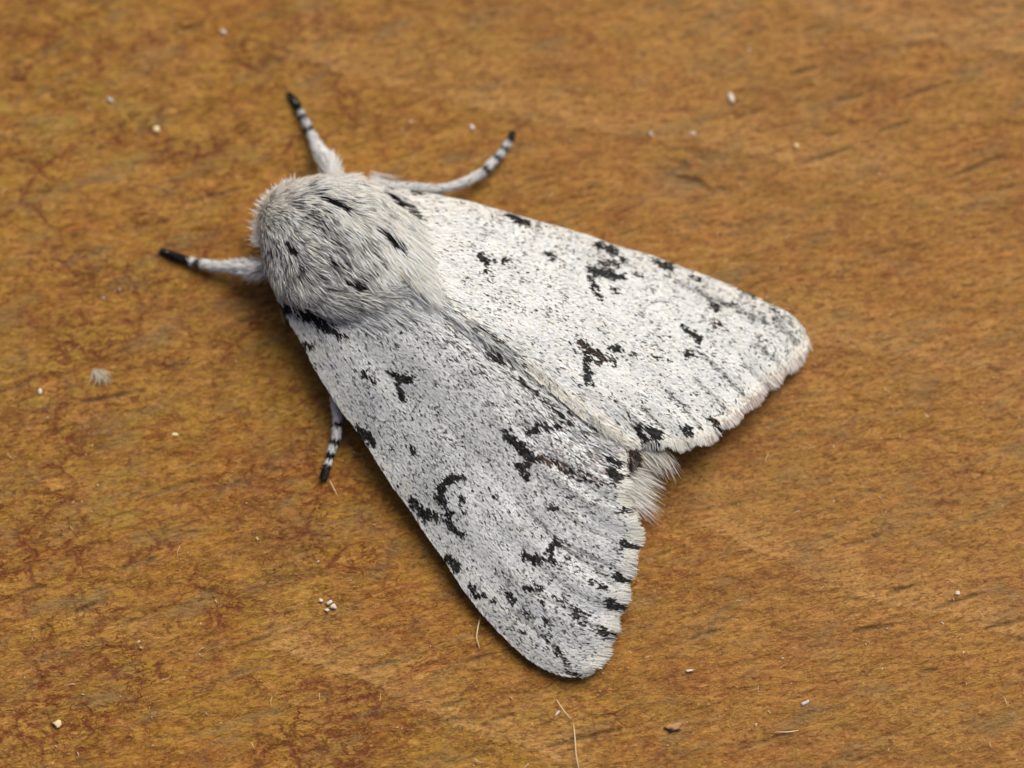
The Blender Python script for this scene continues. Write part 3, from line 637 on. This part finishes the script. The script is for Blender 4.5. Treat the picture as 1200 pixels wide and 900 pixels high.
# ---- tail tuft
def fan(n, roots, ang, dang, Lr, z0, z1, cols, wgt, width=.02, root=.85, lift=0):
    f = resample(roots); t = rng.random(n); p = f(t)+rng.normal(0, 1, (n, 2))*2.0
    P = at(p[:, 0], p[:, 1], rng.uniform(z0, z1, n))
    lock = np.sin(t*38+vnoise(t*9, t*0, 4)*6)
    A = np.radians(np.interp(t, np.linspace(0, 1, len(ang)), ang)+rng.normal(0, dang, n)+lock*4)
    D0 = norm(np.stack([np.cos(A), -np.sin(A), np.full(n, -.05+lift)], -1)); D1 = norm(np.stack([np.cos(A+.12), -np.sin(A+.12), np.full(n, -.35+lift)], -1))
    ci = rng.choice(len(cols), n, p=np.array(wgt)/sum(wgt)); C1 = np.array(cols)[ci]*(.85+.3*rng.random((n, 1)))
    L = rng.uniform(*Lr, n)*(.8+.25*lock)
    return hairs(P, D0, D1, np.tile([0, 0, 1.0], (n, 1)), L, width*(.7+.6*rng.random(n)), C1*root, np.clip(C1, 0, .9), seg=4)
TAN = np.array([.52, .44, .36])
tail = [fan(800, [(728, 516), (740, 520), (752, 518), (764, 512)], [34, 38, 44, 52], 7, (.24, .58), .40, .50, [WHITE, CREAM, TAN], [5, 3, 2], width=.014),
        fan(850, [(722, 540), (728, 560), (726, 580)], [18, 24, 30], 7, (.22, .60), .34, .46, [WHITE, CREAM, TAN], [7, 3, 1], width=.014),
        fan(500, [(728, 556), (730, 575), (728, 592)], [35, 40, 48], 8, (.14, .34), .34, .44, [WHITE, CREAM], [5, 4]),
        fan(520, [(727, 524), (738, 524), (744, 534), (738, 542)], [40, 50, 60], 16, (.06, .14), .50, .56, [BROWN*.8, BLACK+.02, TAN*.6], [4, 3, 2])]
V_, F_, C_ = join(tail); f_ = link_mesh('tail_tuft', V_, F_, M_fur, cols=C_, kind='stuff'); f_.parent = body

# ------------------------------------------------------------------ legs
def leg(name_label, pts, furry, seed):
    """pts: (px, py, z, radius in px, dark 0/1) from the tip to the body"""
    p = np.array(pts, float); C0 = at(p[:, 0], p[:, 1], p[:, 2]); d = np.r_[0, np.cumsum(np.linalg.norm(np.diff(C0, axis=0), axis=1))]
    n = int(d[-1]/.018)+2; t = np.linspace(0, d[-1], n)
    C = np.stack([np.interp(t, d, C0[:, k]) for k in range(3)], -1)
    for _ in range(3): C[1:-1] = (C[:-2]+2*C[1:-1]+C[2:])/4
    R = np.interp(t, d, p[:, 3])/100*.76; dk = np.interp(t, d, p[:, 4])
    R[0] *= .25; R[1] *= .7
    T = norm(np.gradient(C, axis=0)); Sx = norm(np.cross(T, [0, 0, 1.0])); Ny = np.cross(Sx, T); m = 12
    a = np.linspace(0, 2*math.pi, m, endpoint=False)
    V = (C[:, None]+R[:, None, None]*(Sx[:, None]*np.cos(a)[None, :, None]+Ny[:, None]*np.sin(a)[None, :, None])).reshape(-1, 3)
    idx = np.arange(n*m).reshape(n, m); nx = np.roll(idx, -1, axis=1)
    F = [tuple(q) for q in np.stack([idx[:-1], nx[:-1], nx[1:], idx[1:]], -1).reshape(-1, 4).tolist()]+[tuple(idx[0][::-1]), tuple(idx[-1])]
    dark = np.repeat(dk, m)[:, None] > .5
    col = np.where(dark, np.array([.03, .028, .03]), np.array([.76, .75, .74]))
    o = child(link_mesh('leg', V, F, M_skin, cols=col, smooth=True)); o['label'] = name_label
    k = int(3600*d[-1]); i = rng.integers(1, n-1, k); ph = rng.uniform(0, 2*math.pi, k)
    N = Sx[i]*np.cos(ph)[:, None]+Ny[i]*np.sin(ph)[:, None]; P = C[i]+N*R[i][:, None]*.96
    Tm = -T[i]
    L = .045+.04*rng.random(k); fz = np.interp(t[i], [0, d[-1]*.55, d[-1]], [0, .3, 1])*furry
    D0 = norm(Tm+N*(.24+.40*fz)[:, None]+rng.normal(0, .12, (k, 3)))
    isd = (dk[i]+rng.normal(0, .24, k)) > .5
    cc = np.where(isd[:, None], BLACK+.02*rng.random((k, 1)), np.where((rng.random(k) < .07)[:, None], MGREY, WHITE*(.88+.24*rng.random((k, 1)))))
    parts = [hairs(P, D0, norm(D0+N*.2*fz[:, None]), N, L*(1+(2.2 if furry > .8 else .8)*fz*rng.random(k)), np.full(k, .016), np.clip(cc, 0, .9), np.clip(cc, 0, .9), seg=2, roll=.5)]
    V_, F_, C_ = join(parts); s = link_mesh('leg_scales', V_, F_, M_fur, cols=C_, kind='stuff'); s.parent = o
    # pair of hooked claws at the foot
    cl = []
    fwd = -T[1]
    for sg in (-1, 1):
        q = C[0]; 
        P1 = np.array([q]); A0 = norm(np.array([fwd+Sx[0]*sg*.6])); A1 = norm(np.array([fwd*.6+Sx[0]*sg*.2-np.array([0, 0, .8])]))
        cl.append(hairs(P1, A0, A1, np.array([[0, 0, 1.0]]), np.array([.05]), np.array([.012]), np.array([[.05, .03, .02]]), np.array([[.05, .03, .02]]), seg=4))
    V_, F_, C_ = join(cl); s = link_mesh('claw', V_, F_, M_skin, cols=C_); s.parent = o
    return o
leg('black-tipped foreleg reaching up beside the head', [(341, 113, .035, 3.0, 1), (347, 121, .05, 3.4, 1), (353, 133, .06, 3.2, 1), (354.2, 135, .06, 3.0, 0), (356, 139, .07, 3.0, 0), (357, 141, .07, 2.8, 1), (359, 145, .08, 3.0, 1), (360, 147, .09, 3.8, 0), (363, 153, .10, 4.0, 0), (364, 156, .11, 3.2, 1), (366, 159, .12, 3.2, 1),
    (367, 161, .13, 4.2, 0), (372, 172, .2, 5.0, 0), (377, 181, .28, 6.2, 0), (384, 189, .36, 9.5, 0), (388, 199, .42, 10.5, 0), (391, 214, .48, 10, 0), (398, 235, .5, 8, 0)], 1.0, 1)
leg('black-tipped foreleg reaching left from the head', [(192, 295, .035, 2.8, 1), (200, 298, .05, 3.4, 1), (212, 302, .06, 3.6, 1), (222, 306, .07, 3.4, 1), (226, 307, .08, 3.4, 1), (227.5, 307.5, .08, 3.6, 0), (232, 309, .09, 3.8, 0), (234, 309, .1, 3.2, 1), (240, 310, .11, 3.4, 1),
    (241.5, 310, .11, 4.0, 0), (255, 312, .15, 4.4, 0), (270, 313, .2, 5.0, 0), (283, 314, .26, 7.5, 0), (294, 316, .32, 10.5, 0), (306, 315, .38, 10.5, 0), (322, 312, .42, 9, 0), (340, 308, .45, 8, 0)], 1.0, 2)
leg('banded middle leg bent above the upper wing edge', [(600, 158, .035, 2.8, 1), (597, 165, .05, 3.3, 1), (594.5, 169, .06, 3.4, 1), (593.6, 170.5, .06, 3.6, 0), (591, 175, .07, 3.8, 0), (590, 176.5, .08, 3.0, 1), (587.5, 180, .09, 3.2, 1), (586.5, 181, .09, 4.0, 0), (582, 186, .10, 4.4, 0), (580.5, 187.5, .11, 3.5, 1), (577.5, 190, .12, 3.5, 1),
    (576.5, 191, .12, 5.0, 0), (569, 199, .15, 5.6, 0), (566.5, 201.5, .16, 4.2, 1), (563.5, 203.5, .17, 4.2, 1), (562, 204.5, .17, 5.2, 0), (548, 212, .22, 5.2, 0), (532, 218, .27, 5.0, 0), (520, 221, .31, 4.8, 0), (505, 222, .34, 5.5, 0), (485, 221, .38, 6.0, 0), (462, 221, .41, 7.5, 0), (448, 224, .42, 7.5, 0), (430, 234, .42, 7.0, 0)], .5, 3)
leg('banded middle leg poking out below the lower wing edge', [(380, 558, .04, 3.6, 1), (382, 550, .05, 4.2, 1), (385, 541, .06, 4.0, 1), (385.7, 539, .06, 3.4, 0), (387, 534, .07, 3.4, 0), (387.5, 532, .08, 3.4, 1), (389, 527, .09, 3.8, 1), (389.7, 525, .09, 4.6, 0), (391.5, 518, .10, 4.8, 0), (392.3, 516, .11, 4.0, 1), (394, 511, .12, 4.0, 1),
    (394.4, 509.5, .12, 5.2, 0), (395.5, 497, .15, 5.6, 0), (395.8, 495, .16, 4.4, 1), (396, 491, .17, 4.6, 1), (396, 489, .17, 6.0, 0), (394, 475, .20, 6.0, 0), (392, 455, .22, 6.5, 0), (392, 430, .26, 6.5, 0), (392, 390, .32, 7, 0)], .5, 4)
for o in list(COL.objects):        # children of parts keep world coordinates in their meshes
    if o.parent is not None and o.parent.type == 'MESH': o.matrix_parent_inverse = Matrix.Identity(4)

# ------------------------------------------------------------------ crumbs, dust and fibres on the board
def pebble(name, px, py, lx, ly, hz_, ang, mat, label, cat, group=None, seed=0, sharp=.25):
    r = random.Random(seed+int(px*7+py)); import bmesh; hz = hz_*.65
    bm = bmesh.new(); bmesh.ops.create_icosphere(bm, subdivisions=2, radius=1)
    ph = [r.uniform(0, 6) for _ in range(6)]
    ca, sa = math.cos(math.radians(-ang)), math.sin(math.radians(-ang))
    for v in bm.verts:
        f = .82+sharp*(math.sin(v.co.x*3+ph[0])*math.sin(v.co.y*4+ph[1])+.6*math.sin(v.co.z*5+ph[2]+v.co.x*4))+r.uniform(-.12, .12)
        x, y, z = v.co.x*lx/100*f, v.co.y*ly/100*f, v.co.z*hz/100*f
        v.co = (x*ca-y*sa, x*sa+y*ca, z)
    me = bpy.data.meshes.new(name); bm.to_mesh(me); bm.free(); me.materials.append(mat)
    o = bpy.data.objects.new(name, me); COL.objects.link(o); p = at(px, py, hz/100*.6+.005); o.location = p
    for q in me.polygons: q.use_smooth = True
    tag(o, label, cat, group); return o
G = 'specks of dust and crumbs on the wood'
pebble('wood_crumb', 183, 152, 5.0, 5.5, 3.5, 20, M_cream, 'cream yellow angular crumb above left of the moth head', 'crumb', G)
pebble('dust_flake', 857, 115, 3.6, 8.5, 2.2, -10, M_white, 'white oval flake on the wood in the upper right', 'dust flake', G)
pebble('dust_flake', 553, 149, 3.2, 5.0, 2.2, -20, M_white, 'small whitish flake left of the raised middle leg foot', 'dust flake', G)
pebble('wood_crumb', 67, 848, 6.0, 4.8, 3.8, 10, M_cream, 'round pale crumb near the bottom left corner', 'crumb', G)
pebble('wood_splinter', 943, 824, 7.0, 2.8, 2.0, -30, M_grey, 'small grey splinter at the lower right beyond the wing tips', 'splinter', G)
pebble('dust_flake', 808, 786, 6.5, 2.0, 1.6, -5, M_white, 'thin white sliver right of the lower wing tip', 'dust flake', G)
pebble('dust_flake', 262, 37, 3.2, 5.0, 2.0, -55, M_pink, 'pinkish white flake near the top left edge of the wood', 'dust flake', G)
pebble('dust_flake', 129, 117, 6.0, 2.2, 1.6, 35, M_grey, 'thin grey flake left of the cream yellow crumb', 'dust flake', G)
pebble('wood_crumb', 47, 459, 3.2, 4.8, 3, 10, M_white, 'upright whitish crumb near the left edge below the fluff', 'crumb', G)
pebble('dust_flake', 205, 509, 6.0, 2.6, 1.8, 10, M_cream, 'short cream flake left of the lower middle leg', 'dust flake', G)
pebble('dust_flake', 653, 836, 6.0, 1.8, 1.6, -50, M_white, 'tiny white flake beside the lower tan fibre', 'dust flake', G)
pebble('wood_crumb', 790, 852, 11, 6, 2.0, -15, plain('brown_crumb', (.36, .19, .075)), 'brown bump of loose wood near the bottom edge', 'wood bump', G)
pebble('dust_flake', 812, 156, 5, 2.4, 1.6, 5, M_white, 'flat white flake left of the grey stained patch on the right', 'dust flake', G)
pebble('dust_flake', 763, 157, 4, 2.0, 1.6, 60, M_white, 'white chip above the middle of the bright wing', 'dust flake', G)
pebble('dust_flake', 933, 171, 3, 3.0, 2.0, 0, M_cream, 'cream dot on the wood right of the stained patch', 'dust flake', G)
pebble('dust_flake', 1122, 695, 4, 3.0, 2.0, 0, M_white, 'white dot beside the dark open pore at the lower right', 'dust flake', G)
# white cluster of dust
for k, (x, y, a, b, g_) in enumerate([(376, 704, 3.2, 3.0, 20), (386, 706, 5.0, 3.2, -30), (391, 711, 5.0, 4.0, 40), (383, 715, 3.0, 2.0, 0)]):
    pebble('dust_grain', x, y, a, b, 2.4, g_, M_white, ['leftmost small round', 'upper elongated', 'largest right hand', 'smallest lower'][k]+' white grain in the dust cluster left of the shaded wing', 'dust grain', 'white dust cluster left of the shaded wing', seed=k)

def fibre(name, pts, r, mat, label, cat, group=None, z=None):
    p = np.array(pts, float); f = resample(pts); t = np.linspace(0, 1, 26); q = f(t)
    for _ in range(4): q[1:-1] = (q[:-2]+2*q[1:-1]+q[2:])/4
    zz = .022+(z or .0)*np.sin(math.pi*t)
    C = at(q[:, 0], q[:, 1], zz); T = norm(np.gradient(C, axis=0)); Sx = norm(np.cross(T, [0, 0, 1.])); Ny = np.cross(Sx, T); m = 6
    a = np.linspace(0, 2*math.pi, m, endpoint=False); R = r/100*(1-.6*np.abs(2*t-1)**3)
    V = (C[:, None]+R[:, None, None]*(Sx[:, None]*np.cos(a)[None, :, None]+Ny[:, None]*np.sin(a)[None, :, None])).reshape(-1, 3)
    idx = np.arange(26*m).reshape(26, m); nx = np.roll(idx, -1, axis=1)
    F = [tuple(x) for x in np.stack([idx[:-1], nx[:-1], nx[1:], idx[1:]], -1).reshape(-1, 4).tolist()]+[tuple(idx[0][::-1]), tuple(idx[-1])]
    o = link_mesh(name, V, F, mat, smooth=True); o0 = Vector(C[0]); o.data.transform(Matrix.Translation(-o0)); o.location = o0
    tag(o, label, cat, group); return o
FG = 'fine fibres on the wood'
fibre('fibre', [(563, 722), (560, 735), (558, 747), (562, 760)], 1.0, M_fibre, 'short pale curved fibre left of the lower wing tip', 'fibre', FG, .05)
fibre('fibre', [(652, 820), (660, 832), (669, 843)], .7, M_fibre, 'short straight tan fibre below the lower wing tip', 'fibre', FG, .04)
fibre('fibre', [(672, 848), (674, 868), (675, 885), (679, 905)], .8, M_fibre, 'long tan fibre running off the bottom edge', 'fibre', FG, .05)
fibre('fibre', [(386, 562), (391, 572), (396, 582)], .6, M_fibre, 'faint brown fibre below the foot of the lower leg', 'fibre', FG, .04)
fibre('fibre', [(329, 362), (331, 372), (334, 382)], .7, M_fibre, 'tiny tan fibre beside the shaded wing shoulder', 'fibre', FG, .02)
fibre('fibre', [(908, 858), (922, 858), (936, 856)], .8, M_fibre, 'pale straight fibre near the bottom right', 'fibre', FG, .03)
# fluff
n = 90; A = np.radians(rng.normal(38, 26, n)); P = at(113+rng.normal(0, 3.5, n), 436+rng.normal(0, 2.2, n), np.full(n, .03))
D0 = norm(np.stack([np.cos(A), -np.sin(A), rng.uniform(0, .3, n)], -1)); D1 = norm(np.stack([np.cos(A+1.1), -np.sin(A+1.1), np.full(n, -.1)], -1))
V_, F_, C_ = hairs(P, D0, D1, np.tile([0, 0, 1.], (n, 1)), rng.uniform(.06, .24, n), np.full(n, .010), np.tile([.62, .58, .46], (n, 1)), np.tile([.58, .54, .42], (n, 1)), seg=4)
o = link_mesh('fluff', V_-at(113, 434, 0), F_, M_fur, cols=C_); o.location = at(113, 434, 0); tag(o, 'wispy white tuft of fluff on the wood at the left', 'fluff')
# countless motes of dust scattered over the wood
def motes():
    n = 700; px = rng.uniform(-150, 1350, n); py = rng.uniform(-150, 1050, n); P = at(px, py, np.full(n, .012)); Vs = []; Fs = []; Cs = []
    base = np.array([[-1, -.6, 0], [1, -.5, 0], [.7, .8, 0], [-.8, .6, 0], [0, 0, .8]]); fc = np.array([[0, 1, 4], [1, 2, 4], [2, 3, 4], [3, 0, 4]])
    for k in range(n):
        a = rng.uniform(0, 6.28); s = rng.choice([.008, .011, .016, .022], p=[.4, .35, .2, .05]); e = rng.uniform(.35, 1)
        v = base*np.array([s, s*e, s*.6])*(.8+.4*rng.random((5, 1))); R = np.array([[math.cos(a), -math.sin(a), 0], [math.sin(a), math.cos(a), 0], [0, 0, 1]])
        Vs.append(v@R.T+P[k]); Fs.append(fc+5*k); c = (np.array([.58, .42, .26]) if rng.random() < .72 else np.array([.68, .58, .46]))*rng.uniform(.6, 1.05); Cs.append(np.tile(c, (5, 1)))
    # short curled fibres
    m = 70; px = rng.uniform(-100, 1300, m); py = rng.uniform(200, 1000, m); A = rng.uniform(0, 6.28, m)
    h = hairs(at(px, py, np.full(m, .03)), np.stack([np.cos(A), np.sin(A), 0*A+.1], -1), norm(np.stack([np.cos(A+1), np.sin(A+1), 0*A-.1], -1)), np.tile([0, 0, 1.], (m, 1)), rng.uniform(.05, .16, m), np.full(m, .008), np.tile([.54, .38, .20], (m, 1)), np.tile([.54, .38, .20], (m, 1)), seg=4, roll=.3)
    V = np.concatenate(Vs+[h[0]]); C = np.concatenate(Cs+[h[2]]); F = [tuple(f) for f in np.concatenate(Fs).tolist()]+[tuple(f) for f in (h[1]+5*n).tolist()]
    o = link_mesh('dust', V, F, M_skin, cols=C, kind='stuff'); tag(o, 'fine pale dust and tiny fibres scattered over the wood', 'dust')
motes()
